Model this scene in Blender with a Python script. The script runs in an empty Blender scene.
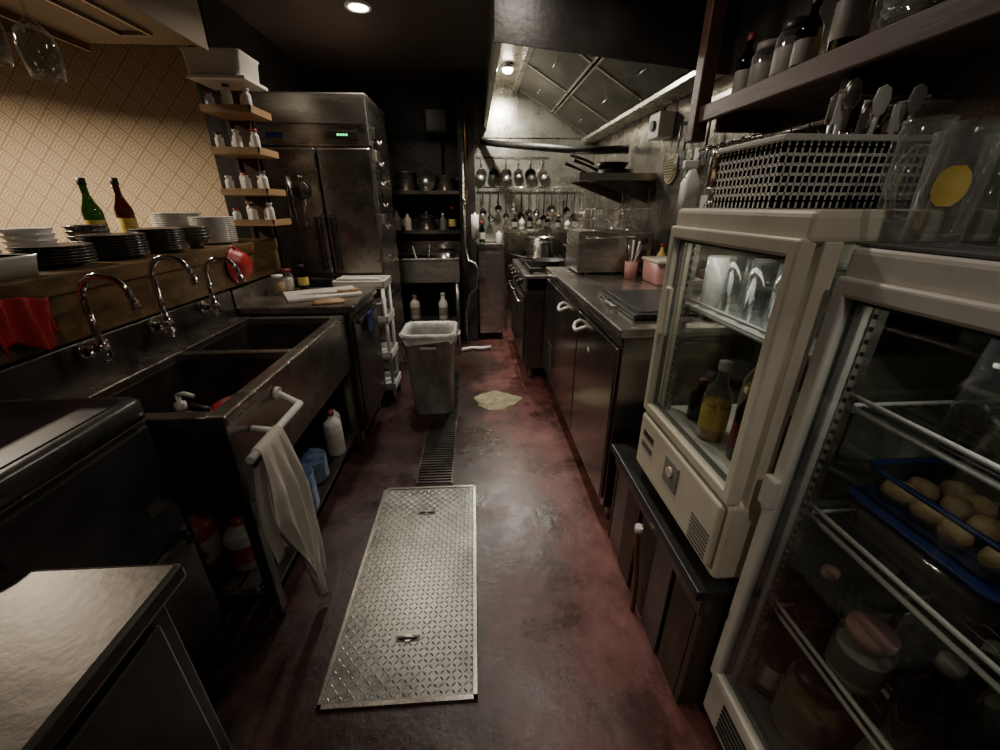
import bpy,bmesh,math,random
from mathutils import Vector,Matrix
R=random.Random(7)
# ---------------------------------------------------------------- materials
def nmat(name,col,rough=.5,metal=0.,col2=None,ns=6.,bump=0.,bs=60.,rv=.15,stretch=(1,1,1),lo=.35,hi=.7,spec=.5,emit=None,es=0.,coat=0.,alpha=None):
    m=bpy.data.materials.new(name); m.use_nodes=True
    nt=m.node_tree; N=nt.nodes; L=nt.links; p=N['Principled BSDF']
    p.inputs['Base Color'].default_value=(*col,1); p.inputs['Roughness'].default_value=rough
    p.inputs['Metallic'].default_value=metal; p.inputs['Specular IOR Level'].default_value=spec
    p.inputs['Coat Weight'].default_value=coat; p.inputs['Coat Roughness'].default_value=.15
    if emit: p.inputs['Emission Color'].default_value=(*emit,1); p.inputs['Emission Strength'].default_value=es
    tc=N.new('ShaderNodeTexCoord'); mp=N.new('ShaderNodeMapping'); mp.inputs['Scale'].default_value=stretch
    L.new(tc.outputs['Object'],mp.inputs['Vector'])
    if col2:
        no=N.new('ShaderNodeTexNoise'); no.inputs['Scale'].default_value=ns; no.inputs['Detail'].default_value=7; no.inputs['Roughness'].default_value=.62
        L.new(mp.outputs[0],no.inputs['Vector'])
        cr=N.new('ShaderNodeValToRGB'); cr.color_ramp.elements[0].position=lo; cr.color_ramp.elements[1].position=hi
        cr.color_ramp.elements[0].color=(*col,1); cr.color_ramp.elements[1].color=(*col2,1)
        L.new(no.outputs['Fac'],cr.inputs['Fac']); L.new(cr.outputs[0],p.inputs['Base Color'])
        mr=N.new('ShaderNodeMapRange'); mr.inputs['To Min'].default_value=max(.03,rough-rv); mr.inputs['To Max'].default_value=min(1,rough+rv)
        L.new(no.outputs['Fac'],mr.inputs['Value']); L.new(mr.outputs[0],p.inputs['Roughness'])
    if bump:
        n2=N.new('ShaderNodeTexNoise'); n2.inputs['Scale'].default_value=bs; n2.inputs['Detail'].default_value=4
        L.new(mp.outputs[0],n2.inputs['Vector'])
        b=N.new('ShaderNodeBump'); b.inputs['Strength'].default_value=bump; b.inputs['Distance'].default_value=.01
        L.new(n2.outputs['Fac'],b.inputs['Height']); L.new(b.outputs[0],p.inputs['Normal'])
    return m
def glassmat(name,tint=(1,1,1),base=.05,edge=.6,rough=.03,dif=0.):
    m=bpy.data.materials.new(name); m.use_nodes=True; nt=m.node_tree; N=nt.nodes; L=nt.links
    N.remove(N['Principled BSDF']); out=N['Material Output']
    t=N.new('ShaderNodeBsdfTransparent'); t.inputs[0].default_value=(*tint,1)
    g=N.new('ShaderNodeBsdfGlossy'); g.inputs['Roughness'].default_value=rough
    lw=N.new('ShaderNodeLayerWeight'); lw.inputs[0].default_value=.5
    pw=N.new('ShaderNodeMath'); pw.operation='POWER'; pw.inputs[1].default_value=3.; L.new(lw.outputs['Facing'],pw.inputs[0])
    ma=N.new('ShaderNodeMath'); ma.operation='MULTIPLY_ADD'; ma.inputs[1].default_value=edge; ma.inputs[2].default_value=base
    L.new(pw.outputs[0],ma.inputs[0])
    mx=N.new('ShaderNodeMixShader'); L.new(ma.outputs[0],mx.inputs[0]); L.new(t.outputs[0],mx.inputs[1])
    if dif:
        d=N.new('ShaderNodeBsdfDiffuse'); d.inputs[0].default_value=(.75,.76,.74,1)
        m2=N.new('ShaderNodeMixShader'); m2.inputs[0].default_value=dif; L.new(g.outputs[0],m2.inputs[1]); L.new(d.outputs[0],m2.inputs[2]); L.new(m2.outputs[0],mx.inputs[2])
    else: L.new(g.outputs[0],mx.inputs[2])
    L.new(mx.outputs[0],out.inputs[0]); return m
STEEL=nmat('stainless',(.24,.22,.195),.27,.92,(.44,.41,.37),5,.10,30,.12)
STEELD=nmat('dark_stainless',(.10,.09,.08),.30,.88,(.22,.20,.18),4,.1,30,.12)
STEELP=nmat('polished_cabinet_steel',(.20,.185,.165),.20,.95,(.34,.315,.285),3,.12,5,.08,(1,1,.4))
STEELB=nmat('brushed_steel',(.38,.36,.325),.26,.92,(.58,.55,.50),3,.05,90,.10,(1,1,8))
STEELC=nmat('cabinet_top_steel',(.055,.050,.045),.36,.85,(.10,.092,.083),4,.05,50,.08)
STEELW=nmat('worn_steel_wall',(.15,.135,.115),.27,.8,(.46,.43,.38),3.2,.5,5,.14)
STEELH=nmat('hood_steel',(.40,.38,.32),.28,.82,(.66,.63,.55),3.5,.35,7,.12)
FILT=nmat('hood_filter_steel',(.07,.064,.052),.34,.8,(.18,.17,.145),5,.15,20,.1)
CHROME=nmat('chrome',(.75,.74,.72),.1,1)
IRON=nmat('cast_iron',(.015,.015,.015),.45,.3,(.04,.035,.03),12,.2,60)
BLACK=nmat('black_plastic',(.012,.012,.013),.4,0,(.03,.03,.03),8)
RUBBER=nmat('black_top',(.022,.022,.021),.28,0,(.05,.05,.047),9,.08,30)
WHITE=nmat('white_enamel',(.56,.54,.48),.35,0,(.70,.69,.64),6,.03,20)
CREAM=nmat('cream_enamel',(.56,.52,.41),.35,0,(.70,.66,.56),5,.03,20)
WPL=nmat('white_plastic',(.66,.65,.61),.4,0,(.76,.75,.71),6)
MUTE=nmat('faded_plastic',(.18,.165,.15),.5,0,(.28,.26,.23),8)
GPL=nmat('grey_bin_plastic',(.20,.19,.16),.45,0,(.62,.61,.55),7,.1,30,.1,(1,1,.5),.34,.62)
BAG=nmat('liner_bag',(.30,.30,.28),.35,0,(.48,.48,.45),20,.4,30)
CLOTH=nmat('towel_cloth',(.55,.51,.44),.95,0,(.68,.64,.57),5,.5,350)
RED=nmat('red_plastic',(.34,.010,.016),.38,0,(.46,.02,.025),7)
REDC=nmat('red_cloth',(.30,.010,.014),.85,0,(.42,.02,.025),9,.5,200)
DRED=nmat('dark_red_lid',(.14,.012,.014),.4,0,(.20,.02,.02),7)
PINK=nmat('pink_plastic',(.50,.24,.23),.5,0,(.62,.34,.32),7)
BLUE=nmat('blue_ceramic',(.02,.05,.12),.3,0,(.14,.20,.28),30,0,60,.05)
BLUEP=nmat('blue_plastic',(.012,.03,.12),.35)
CER=nmat('white_ceramic',(.60,.58,.54),.2,0,(.70,.68,.64),6)
DCER=nmat('dark_ceramic',(.04,.035,.03),.25,0,(.09,.08,.07),9)
WOOD=nmat('dark_wood',(.035,.015,.010),.5,0,(.08,.035,.02),5,.2,30,.1,(1,.15,1))
WOODM=nmat('worn_wood',(.045,.026,.012),.32,0,(.19,.115,.048),11,.6,16,.14,(1,.5,1))
WOODL=nmat('light_wood',(.26,.16,.075),.5,0,(.38,.25,.13),6,.1,30,.1,(3,.3,3))
RUST=nmat('rusty_board',(.030,.022,.017),.5,.3,(.11,.072,.045),9,.3,25,.1,(1,1,.25))
BLKWALL=nmat('black_wall',(.014,.012,.011),.33,0,(.04,.034,.03),3,.25,12)
CEIL=nmat('ceiling_paint',(.055,.040,.032),.5,0,(.08,.06,.047),2,.05,20)
SOFF=nmat('soffit_paint',(.26,.19,.12),.6,0,(.32,.24,.16),3)
GLASS=glassmat('clear_glass',(.92,.94,.93),.12,.95,.05,.35)
TGLASS=glassmat('tumbler_glass',(.88,.91,.90),.07,.9,.05,.15)
BOTG=glassmat('green_bottle_glass',(.10,.22,.08),.08,.6)
BOTB=glassmat('brown_bottle_glass',(.18,.07,.02),.08,.6)
PANE=glassmat('pane_glass',(.93,.95,.93),.04,.35)
PANED=glassmat('dusky_pane_glass',(.80,.82,.80),.06,.45)
OIL=nmat('amber_drink',(.45,.24,.03),.2,0,(.5,.28,.04),5)
DARKL=nmat('dark_liquid',(.02,.012,.008),.15)
YEL=nmat('yellow_label',(.62,.46,.07),.5,0,(.78,.66,.24),25)
PAPER=nmat('paper_label',(.45,.43,.36),.7,0,(.58,.56,.48),15)
FOOD=nmat('fried_food',(.22,.13,.06),.7,0,(.50,.36,.18),18,.6,30)
GREENE=nmat('green_led',(.0,.1,.02),.4,emit=(.1,1,.3),es=3)
LAMP=nmat('lamp_lens',(1,1,1),.4,emit=(1,.93,.8),es=25)
ADDLENS=nmat('added_fridge_glow',(.8,.8,.78),.4,emit=(1,.95,.85),es=.4)  # added glow for display fridges that are unlit themselves
GASK=nmat('grey_gasket',(.10,.10,.10),.6)
COPPER=nmat('brass_pipe',(.25,.15,.08),.4,.8,(.32,.20,.11),8)
INNER=nmat('fridge_interior',(.20,.20,.18),.5,0,(.26,.26,.24),4)
HATCH=nmat('tread_plate',(.14,.14,.13),.36,.85,(.27,.27,.25),7,.1,40)
HATCHL=nmat('tread_lozenge',(.27,.27,.25),.32,.85,(.40,.40,.37),6)
PUD=nmat('wet_painted_sheen',(.22,.19,.12),.10,0,(.50,.45,.32),14,.3,14,.06)  # puddle; the pale tint paints its reflection into the colour
VENTM=nmat('vent_cover',(.38,.31,.17),.5,.2,(.48,.40,.24),10)

def floor_mat():
    m=bpy.data.materials.new('painted_floor'); m.use_nodes=True; nt=m.node_tree; N=nt.nodes; L=nt.links; p=N['Principled BSDF']
    tc=N.new('ShaderNodeTexCoord')
    def noise(s,d=7,r=.6):
        n=N.new('ShaderNodeTexNoise'); n.inputs['Scale'].default_value=s; n.inputs['Detail'].default_value=d; n.inputs['Roughness'].default_value=r
        L.new(tc.outputs['Object'],n.inputs['Vector']); return n
    def ramp(src,a,b,c0,c1):
        r=N.new('ShaderNodeValToRGB'); e=r.color_ramp.elements; e[0].position=a; e[1].position=b; e[0].color=(*c0,1); e[1].color=(*c1,1); L.new(src,r.inputs['Fac']); return r
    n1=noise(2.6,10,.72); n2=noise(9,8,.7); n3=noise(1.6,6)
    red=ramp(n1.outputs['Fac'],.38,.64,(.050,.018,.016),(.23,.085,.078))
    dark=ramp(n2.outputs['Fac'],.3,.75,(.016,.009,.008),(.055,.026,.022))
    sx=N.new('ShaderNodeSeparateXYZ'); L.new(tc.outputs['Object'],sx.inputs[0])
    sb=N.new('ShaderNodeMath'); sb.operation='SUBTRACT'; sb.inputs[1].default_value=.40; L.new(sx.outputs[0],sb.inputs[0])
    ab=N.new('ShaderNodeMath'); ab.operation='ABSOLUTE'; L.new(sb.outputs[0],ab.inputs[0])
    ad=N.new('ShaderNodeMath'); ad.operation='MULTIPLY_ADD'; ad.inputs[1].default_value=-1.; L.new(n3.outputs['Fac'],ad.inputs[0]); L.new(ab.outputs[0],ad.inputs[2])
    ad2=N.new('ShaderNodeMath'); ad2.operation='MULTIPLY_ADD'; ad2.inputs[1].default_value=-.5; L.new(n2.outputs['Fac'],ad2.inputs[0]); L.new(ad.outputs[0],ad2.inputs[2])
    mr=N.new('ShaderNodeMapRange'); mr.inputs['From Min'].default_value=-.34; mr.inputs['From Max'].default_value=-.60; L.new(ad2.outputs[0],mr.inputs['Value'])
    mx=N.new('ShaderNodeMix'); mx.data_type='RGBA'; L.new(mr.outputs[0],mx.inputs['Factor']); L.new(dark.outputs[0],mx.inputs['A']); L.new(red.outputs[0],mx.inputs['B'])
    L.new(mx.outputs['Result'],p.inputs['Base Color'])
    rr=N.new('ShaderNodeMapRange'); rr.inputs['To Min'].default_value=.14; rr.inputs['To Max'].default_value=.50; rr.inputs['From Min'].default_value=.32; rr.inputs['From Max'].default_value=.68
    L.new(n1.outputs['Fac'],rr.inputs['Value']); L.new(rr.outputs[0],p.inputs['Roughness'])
    b=N.new('ShaderNodeBump'); b.inputs['Strength'].default_value=.35; b.inputs['Distance'].default_value=.01; L.new(n2.outputs['Fac'],b.inputs['Height']); L.new(b.outputs[0],p.inputs['Normal'])
    return m
def wallpaper_mat():
    m=bpy.data.materials.new('wallpaper_diamond'); m.use_nodes=True; nt=m.node_tree; N=nt.nodes; L=nt.links; p=N['Principled BSDF']
    tc=N.new('ShaderNodeTexCoord'); sx=N.new('ShaderNodeSeparateXYZ'); L.new(tc.outputs['Object'],sx.inputs[0])
    def M(op,a,b=None,c=None):
        n=N.new('ShaderNodeMath'); n.operation=op
        for i,v in enumerate((a,b,c)):
            if v is None: continue
            if isinstance(v,(int,float)): n.inputs[i].default_value=v
            else: L.new(v,n.inputs[i])
        return n.outputs[0]
    s=1/.165
    u=M('MULTIPLY',M('ADD',sx.outputs[0],sx.outputs[2]),s); v=M('MULTIPLY',M('SUBTRACT',sx.outputs[0],sx.outputs[2]),s)
    fu=M('ABSOLUTE',M('SUBTRACT',M('FRACT',u),.5)); fv=M('ABSOLUTE',M('SUBTRACT',M('FRACT',v),.5))
    d=M('MAXIMUM',fu,fv); ln=M('GREATER_THAN',M('FRACT',M('MULTIPLY',d,6.)),.60)
    mx=N.new('ShaderNodeMix'); mx.data_type='RGBA'; L.new(ln,mx.inputs['Factor'])
    mx.inputs['A'].default_value=(.62,.50,.34,1); mx.inputs['B'].default_value=(.43,.30,.17,1)
    L.new(mx.outputs['Result'],p.inputs['Base Color']); p.inputs['Roughness'].default_value=.7; return m
FLOOR=floor_mat(); WPAPER=wallpaper_mat()
# ---------------------------------------------------------------- builder
def rrect(cx,cy,z,hx,hy,r,n=4):
    pts=[]
    for sx,sy,a0 in ((1,1,0),(-1,1,90),(-1,-1,180),(1,-1,270)):
        for i in range(n+1):
            a=math.radians(a0+90*i/n); pts.append(Vector((cx+sx*(hx-r)+r*math.cos(a),cy+sy*(hy-r)+r*math.sin(a),z)))
    return pts
class B:
    def __init__(s,name,M=None): s.n=name; s.bm=bmesh.new(); s.mats=[]; s.M=M
    def add(s,b2,m,smooth=False,M=None):
        if m not in s.mats: s.mats.append(m)
        i=s.mats.index(m)
        if M is not None: b2.transform(M)
        if s.M is not None: b2.transform(s.M)
        bmesh.ops.recalc_face_normals(b2,faces=b2.faces)
        for f in b2.faces:
            f.material_index=i; f.smooth=(smooth and len(f.verts)<=4)
        me=bpy.data.meshes.new('t'); b2.to_mesh(me); b2.free(); s.bm.from_mesh(me); bpy.data.meshes.remove(me); return s
    def box(s,x0,x1,y0,y1,z0,z1,m,bev=0.,seg=2,M=None):
        b=bmesh.new(); bmesh.ops.create_cube(b,size=1)
        b.transform(Matrix.Translation(((x0+x1)/2,(y0+y1)/2,(z0+z1)/2))@Matrix.Diagonal((abs(x1-x0),abs(y1-y0),abs(z1-z0),1)))
        if bev: bmesh.ops.bevel(b,geom=b.edges[:],offset=bev,segments=seg,affect='EDGES',profile=.5)
        return s.add(b,m,False,M)
    def cyl(s,p0,p1,r,m,r2=None,n=16,M=None):
        p0=Vector(p0); p1=Vector(p1); d=p1-p0; b=bmesh.new()
        bmesh.ops.create_cone(b,cap_ends=True,segments=n,radius1=r,radius2=r if r2 is None else r2,depth=d.length)
        b.transform(Matrix.Translation((p0+p1)/2)@d.to_track_quat('Z','Y').to_matrix().to_4x4())
        return s.add(b,m,True,M)
    def lathe(s,c,prof,m,n=24,M=None):
        b=bmesh.new(); rings=[]
        for r,z in prof:
            if r<1e-5: rings.append([b.verts.new((0,0,z))])
            else: rings.append([b.verts.new((r*math.cos(2*math.pi*i/n),r*math.sin(2*math.pi*i/n),z)) for i in range(n)])
        for A,C in zip(rings,rings[1:]):
            for i in range(n):
                j=(i+1)%n
                if len(A)==1 and len(C)==1: continue
                if len(A)==1: b.faces.new((A[0],C[j],C[i]))
                elif len(C)==1: b.faces.new((A[i],A[j],C[0]))
                else: b.faces.new((A[i],A[j],C[j],C[i]))
        T=Matrix.Translation(c)
        if M is not None: T=T@M
        return s.add(b,m,True,T)
    def loft(s,rings,m,cap0=True,cap1=True,smooth=True):
        b=bmesh.new(); V=[[b.verts.new(p) for p in r] for r in rings]; n=len(V[0])
        for A,C in zip(V,V[1:]):
            for i in range(n):
                j=(i+1)%n; b.faces.new((A[i],A[j],C[j],C[i]))
        if cap0: b.faces.new(V[0][::-1])
        if cap1: b.faces.new(V[-1])
        return s.add(b,m,smooth)
    def tube(s,pts,r,m,n=8,caps=True):
        P=[Vector(p) for p in pts]; rings=[]; up=None
        for i,p in enumerate(P):
            t=((P[min(i+1,len(P)-1)]-P[max(i-1,0)])).normalized()
            if up is None:
                up=Vector((0,0,1)) if abs(t.z)<.9 else Vector((1,0,0))
            a=(up-t*up.dot(t)).normalized(); up=a; c=t.cross(a)
            rr=r[i] if isinstance(r,(list,tuple)) else r
            rings.append([p+a*rr*math.cos(2*math.pi*k/n)+c*rr*math.sin(2*math.pi*k/n) for k in range(n)])
        return s.loft(rings,m,caps,caps)
    def poly(s,vs,fs,m,smooth=False):
        b=bmesh.new(); V=[b.verts.new(v) for v in vs]
        for f in fs: b.faces.new([V[i] for i in f])
        return s.add(b,m,smooth)
    def done(s,mods=None):
        me=bpy.data.meshes.new(s.n); s.bm.to_mesh(me); s.bm.free()
        for m in s.mats: me.materials.append(m)
        o=bpy.data.objects.new(s.n,me); bpy.context.scene.collection.objects.link(o); return o
def T(x,y,z,rz=0,rx=0,ry=0,sc=1):
    return Matrix.Translation((x,y,z))@Matrix.Rotation(math.radians(rz),4,'Z')@Matrix.Rotation(math.radians(rx),4,'X')@Matrix.Rotation(math.radians(ry),4,'Y')@Matrix.Scale(sc,4)
def arc(c,r,a0,a1,n,ax='xz'):
    o=[]
    for i in range(n+1):
        a=math.radians(a0+(a1-a0)*i/n)
        if ax=='xz': o.append((c[0]+r*math.cos(a),c[1],c[2]+r*math.sin(a)))
        elif ax=='yz': o.append((c[0],c[1]+r*math.cos(a),c[2]+r*math.sin(a)))
        else: o.append((c[0]+r*math.cos(a),c[1]+r*math.sin(a),c[2]))
    return o
def simple(name,x0,x1,y0,y1,z0,z1,m): return B(name).box(x0,x1,y0,y1,z0,z1,m).done()
# ---------------------------------------------------------------- room
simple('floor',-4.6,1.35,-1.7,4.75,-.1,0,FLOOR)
simple('ceiling',-4.6,1.35,-1.7,4.75,2.4,2.5,CEIL)
b=B('wall_right').box(1.25,1.35,-1.6,4.6,0,2.4,STEELW)
for y in (.9,1.85,2.8,3.75): b.box(1.2485,1.2505,y-.004,y+.004,0,2.4,GASK)
b.done()
b=B('wall_back').box(-1.38,1.25,4.6,4.7,0,2.4,BLKWALL)
b.box(0.02,1.245,4.592,4.599,.0,2.4,STEELH); b.done()
simple('wall_near',-4.5,1.25,-1.7,-1.6,0,2.4,BLKWALL)
simple('wall_left',-4.6,-4.5,-1.6,4.7,0,2.4,SOFF)
simple('wall_dining',-4.5,-1.5,3.5,3.6,0,2.4,WPAPER)
simple('wall_partition',-1.5,-1.38,2.74,4.7,0,2.4,BLKWALL)
simple('wall_counter',-1.42,-1.264,-1.6,2.735,0,1.10,BLKWALL)
b=B('bar_counter').box(-1.80,-1.24,-1.59,2.735,1.101,1.16,WOODM,.006)
b.box(-1.262,-1.248,-1.59,2.735,.96,1.10,WOODM,.003); b.done()
b=B('soffit').box(-1.80,-1.27,-1.59,2.45,2.05,2.399,SOFF).box(-1.27,-1.25,-1.59,2.46,2.03,2.399,SOFF,.003).box(-1.80,-1.79,-1.59,2.46,2.02,2.06,WOODM); b.done()
b=B('wall_pillar').box(-.13,.02,4.12,4.6,0,2.4,BLKWALL,.004); b.done()
# ---------------------------------------------------------------- floor hatch (tread plate)
b=B('floor_access_hatch'); hx0,hx1,hy0,hy1=-.49,-.022,.715,1.70
b.box(hx0,hx1,hy0,hy1,.0,.007,HATCH)
for (a,c,d,e) in ((hx0,hx0+.014,hy0,hy1),(hx1-.014,hx1,hy0,hy1),(hx0,hx1,hy0,hy0+.014),(hx0,hx1,hy1-.014,hy1)):
    b.box(a,c,d,e,.007,.011,STEELB,.001,1)
vs=[];fs=[]; pt=.0185
ny=int((hy1-hy0-.05)/pt); nx=int((hx1-hx0-.04)/pt)
for i in range(nx+1):
    for j in range(ny+1):
        x=hx0+.025+i*pt; y=hy0+.027+j*pt
        if abs(x+.255)<.045 and (abs(y-1.51)<.02 or abs(y-.91)<.02): continue
        a=math.radians(45 if (i+j)%2 else -45); ca,sa=math.cos(a),math.sin(a); l,w,h=.0100,.0034,.0022; k=len(vs)
        for (px,py,pz) in ((-l,0,0),(0,-w,0),(l,0,0),(0,w,0),(-l*.45,0,h),(l*.45,0,h)):
            vs.append((x+px*ca-py*sa,y+px*sa+py*ca,.007+pz))
        fs+=[(k,k+1,k+5,k+4),(k+1,k+2,k+5),(k+2,k+3,k+4,k+5),(k+3,k,k+4)]
b.poly(vs,fs,HATCHL)
for y in (1.51,.91):
    b.box(-.295,-.215,y-.010,y+.010,.007,.0085,BLACK); b.tube([(-.285,y,.009),(-.27,y,.013),(-.24,y,.013),(-.225,y,.009)],.0035,HATCHL)
    b.cyl((-.255,y,.0085),(-.255,y,.011),.013,HATCHL)
b.done()
b=B('floor_drain_grate').box(-.335,-.145,1.72,3.3,.0,.004,BLACK)
for x in (-.335,-.152): b.box(x,x+.007,1.72,3.3,.004,.012,STEELD)
y=1.73
while y<3.3: b.box(-.328,-.152,y,y+.008,.005,.011,STEELD); y+=.024
b.done()
pts=[(.135+.17*math.cos(a)*(1+.15*math.sin(3*a+1)+.05*math.sin(7*a)),2.69+.15*math.sin(a)*(1+.12*math.cos(4*a)+.05*math.sin(9*a)),.001) for a in [2*math.pi*i/60 for i in range(60)]]
B('wet_patch_painted_sheen').loft([pts,[(x*.98+.0027,y*.99+.027,.003) for x,y,z in pts]],PUD).done()  # wet patch with its reflection painted pale
# ---------------------------------------------------------------- left: near cabinet
b=B('stainless_work_cabinet')
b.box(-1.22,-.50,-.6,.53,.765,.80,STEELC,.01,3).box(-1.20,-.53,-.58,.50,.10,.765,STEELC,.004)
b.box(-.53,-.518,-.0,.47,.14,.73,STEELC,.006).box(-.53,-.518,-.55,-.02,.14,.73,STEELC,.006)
b.box(-.518,-.505,.02,.06,.40,.60,BLACK,.004)
for x in (-1.15,-.58):
    for y in (-.5,.45): b.cyl((x,y,0),(x,y,.1),.022,STEEL)
b.done()
b=B('undercounter_glasswasher')
b.loft([rrect(-1.05,.765,z,.20+o,.215+o,.04,5) for z,o in ((.845,-.012),(.850,0),(.892,0),(.90,-.006),(.903,-.02))],RUBBER)
b.loft([rrect(-1.05,.765,z,.17,.185,.03,5) for z in (.903,.906)],BLACK)
b.box(-1.24,-.865,.56,.97,.08,.845,STEELD,.008).box(-.865,-.853,.575,.955,.50,.83,BLACK,.006).box(-.865,-.85,.575,.955,.12,.48,STEELD,.006)
b.tube([(-.853,.60,.47),(-.825,.60,.47),(-.825,.93,.47),(-.853,.93,.47)],.008,STEELD).box(-.852,-.849,.86,.93,.60,.63,STEEL)
for y in (.6,.93):
    for x in (-1.2,-.9): b.cyl((x,y,0),(x,y,.08),.02,BLACK)
b.done()
# ---------------------------------------------------------------- sink
b=B('double_basin_sink'); Z=.82
X0,X1,Y0,Y1=-1.245,-.69,1.0,2.10
b.box(X1-.055,X1,Y0,Y1,Z-.035,Z,STEEL,.008,3).box(X0,X0+.08,Y0,Y1,Z-.035,Z,STEEL,.004)
for y0,y1 in ((Y0,Y0+.045),(1.535,1.575),(Y1-.04,Y1)): b.box(X0+.07,X1-.05,y0,y1,Z-.035,Z-.002,STEEL,.004)
for y0,y1 in ((Y0+.04,1.54),(1.57,Y1-.035)):
    xa,xb=X0+.075,X1-.052
    b.box(xa,xb,y0,y1,.555,.565,STEELD).box(xa,xa+.008,y0,y1,.56,Z-.03,STEELD).box(xb-.008,xb,y0,y1,.56,Z-.03,STEELD)
    b.box(xa,xb,y0,y0+.008,.56,Z-.03,STEELD).box(xa,xb,y1-.008,y1,.56,Z-.03,STEELD)
    b.lathe(((xa+xb)/2,(y0+y1)/2,.565),[(.045,0),(.045,.004),(.03,.004),(.028,.002),(0,.002)],CHROME)
b.box(X1-.012,X1-.004,Y0,Y1,.52,Z-.03,STEEL,.003).box(X0,X1-.01,Y0,Y0+.008,.54,Z-.03,STEELD).box(X0,X1-.01,Y1-.008,Y1,.54,Z-.03,STEELD)
b.box(X0-.002,X0+.012,Y0,Y1,Z-.01,.955,STEELD,.004)
for x in (X0+.03,X1-.03):
    for y in (Y0+.03,Y1-.03): b.box(x-.018,x+.018,y-.018,y+.018,.03,.56,STEELD,.003).cyl((x,y,0),(x,y,.03),.014,BLACK)
for y in (Y0+.03,Y1-.03): b.box(X0+.03,X1-.03,y-.012,y+.012,.10,.125,STEELD)
for i in range(7): x=X0+.05+i*.072; b.box(x,x+.055,Y0+.03,Y1-.03,.125,.133,STEELD)
b.done()
# towel bar + towel
b=B('towel_bar').cyl((-.62,.945,.715),(-.62,1.285,.715),.012,WPL).tube([(-.62,1.10,.715),(-.689,1.10,.725)],.010,WPL)
b.tube([(-.62,1.275,.715),(-.62,1.28,.715),(-.66,1.28,.74),(-.689,1.28,.76)],.012,WPL).cyl((-.6935,1.28,.76),(-.680,1.28,.757),.022,WPL); b.done()
def towel():
    nu,nv=30,64; vs=[];fs=[]; L1,L2=.61,.40
    for j in range(nv+1):
        s=j/nv*(L1+L2+.05)
        for i in range(nu+1):
            u=i/nu-.5
            if s<L2: d=L2-s; x=-.636; z=.715-d; side=-1
            elif s<L2+.05:
                a=math.pi*(s-L2)/.05; x=-.62-.0155*math.cos(a); z=.715+.0155*math.sin(a); d=0; side=0
            else: d=s-L2-.05; x=-.604; z=.715-d*(1+.12*math.sin(u*5+1)); side=1
            w=.135+.08*min(1,d/.25)-.15*max(0,(d-.25)/.35) if side>=0 else .135+.05*min(1,d/.2)
            k=min(1,d/.15); f=math.sin(u*19+1.2*d*6)+.4*math.sin(u*37+2)
            xx=x+.012*k*f*(1 if side>=0 else .6)+(.024*k if side>0 else 0)
            yy=1.045+u*w+.03*d*math.sin(3*d)+.008*math.sin(9*d+u*8)*k
            if side<0: xx=max(min(xx,-.634),-.664)
            vs.append((xx,yy,z))
    for j in range(nv):
        for i in range(nu):
            a=j*(nu+1)+i; fs.append((a,a+1,a+nu+2,a+nu+1))
    o=B('hand_towel').poly(vs,fs,CLOTH,True).done()
    m=o.modifiers.new('s','SOLIDIFY'); m.thickness=.003
towel()
# taps
def tap(y,h=.0):
    b=B('gooseneck_faucet')
    b.cyl((-1.231,y,.93),(-1.215,y,.93),.026,CHROME).cyl((-1.215,y,.93),(-1.17,y,.93),.014,CHROME).cyl((-1.17,y,.905),(-1.17,y,.965),.020,CHROME)
    b.tube([(-1.17,y,.965),(-1.17,y,1.04+h)]+arc((-1.10,y,1.04+h),.07,180,20,10)+[(-1.028,y,1.03+h)],.010,CHROME,12)
    b.cyl((-1.03,y,1.035+h),(-1.024,y,1.01+h),.013,CHROME)
    b.cyl((-1.17,y,.905),(-1.17,y,.885),.012,CHROME); b.tube([(-1.17,y-.018,.93),(-1.165,y-.04,.93),(-1.15,y-.075,.945)],.008,CHROME); b.done()
tap(1.26,.05); tap(1.55,.07); tap(1.85,.03)
# soap bottle, pan in sink
b=B('soap_pump_bottle',T(-.95,1.20,.566,0,0,0,1.1)).lathe((0,0,0),[(0,0),(.033,0),(.035,.01),(.035,.12),(.025,.145),(.012,.15),(.012,.165),(0,.165)],GLASS)
b.lathe((0,0,0),[(0,.165),(.015,.165),(.015,.185),(.006,.187),(.006,.21),(0,.21)],WPL).tube([(0,0,.21),(.02,0,.215),(.045,0,.205)],.006,WPL); b.done()
b=B('red_saucepan',T(-.90,1.42,.568,200)).lathe((0,0,0),[(0,0),(.085,0),(.095,.01),(.10,.09),(.096,.09),(.09,.012),(0,.008)],RED)
b.tube([(.095,0,.08),(.12,0,.09),(.16,0,.11)],.011,BLACK); b.done()
b=B('dish_scrub_brush',T(-.81,1.14,.580,50)).box(-.03,.03,-.02,.02,-.014,.012,WPL,.004).tube([(0,.02,.0),(0,.06,.05),(0,.10,.12)],.007,WPL).done()
# plates / bottles under sink
def platestack(name,x,y,z,r,n,m,dz=.009,M2=None):
    b=B(name,T(x,y,z))
    pr=[(0,0),(r*.55,0)]
    for i in range(n):
        zz=i*dz; pr+=[(r*.6,zz+.002),(r,zz+dz*.9+.006),(r,zz+dz*.9+.009),(r*.93,zz+dz*.95+.008)]
    zz=n*dz; pr+=[(r*.6,zz+.004),(0,zz+.003)]
    b.lathe((0,0,0),pr,m,28); b.done()
def bowlstack(name,x,y,z,r,n,m,dz=.02):
    b=B(name,T(x,y,z)); pr=[(0,0),(r*.45,0),(r*.45,.01)]
    for i in range(n): zz=i*dz; pr+=[(r*.8,zz+.03),(r,zz+.05),(r,zz+.054),(r*.94,zz+.05)]
    zz=(n-1)*dz; pr+=[(r*.75,zz+.03),(r*.4,zz+.014),(0,zz+.012)]
    b.lathe((0,0,0),pr,m,28); b.done()
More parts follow.
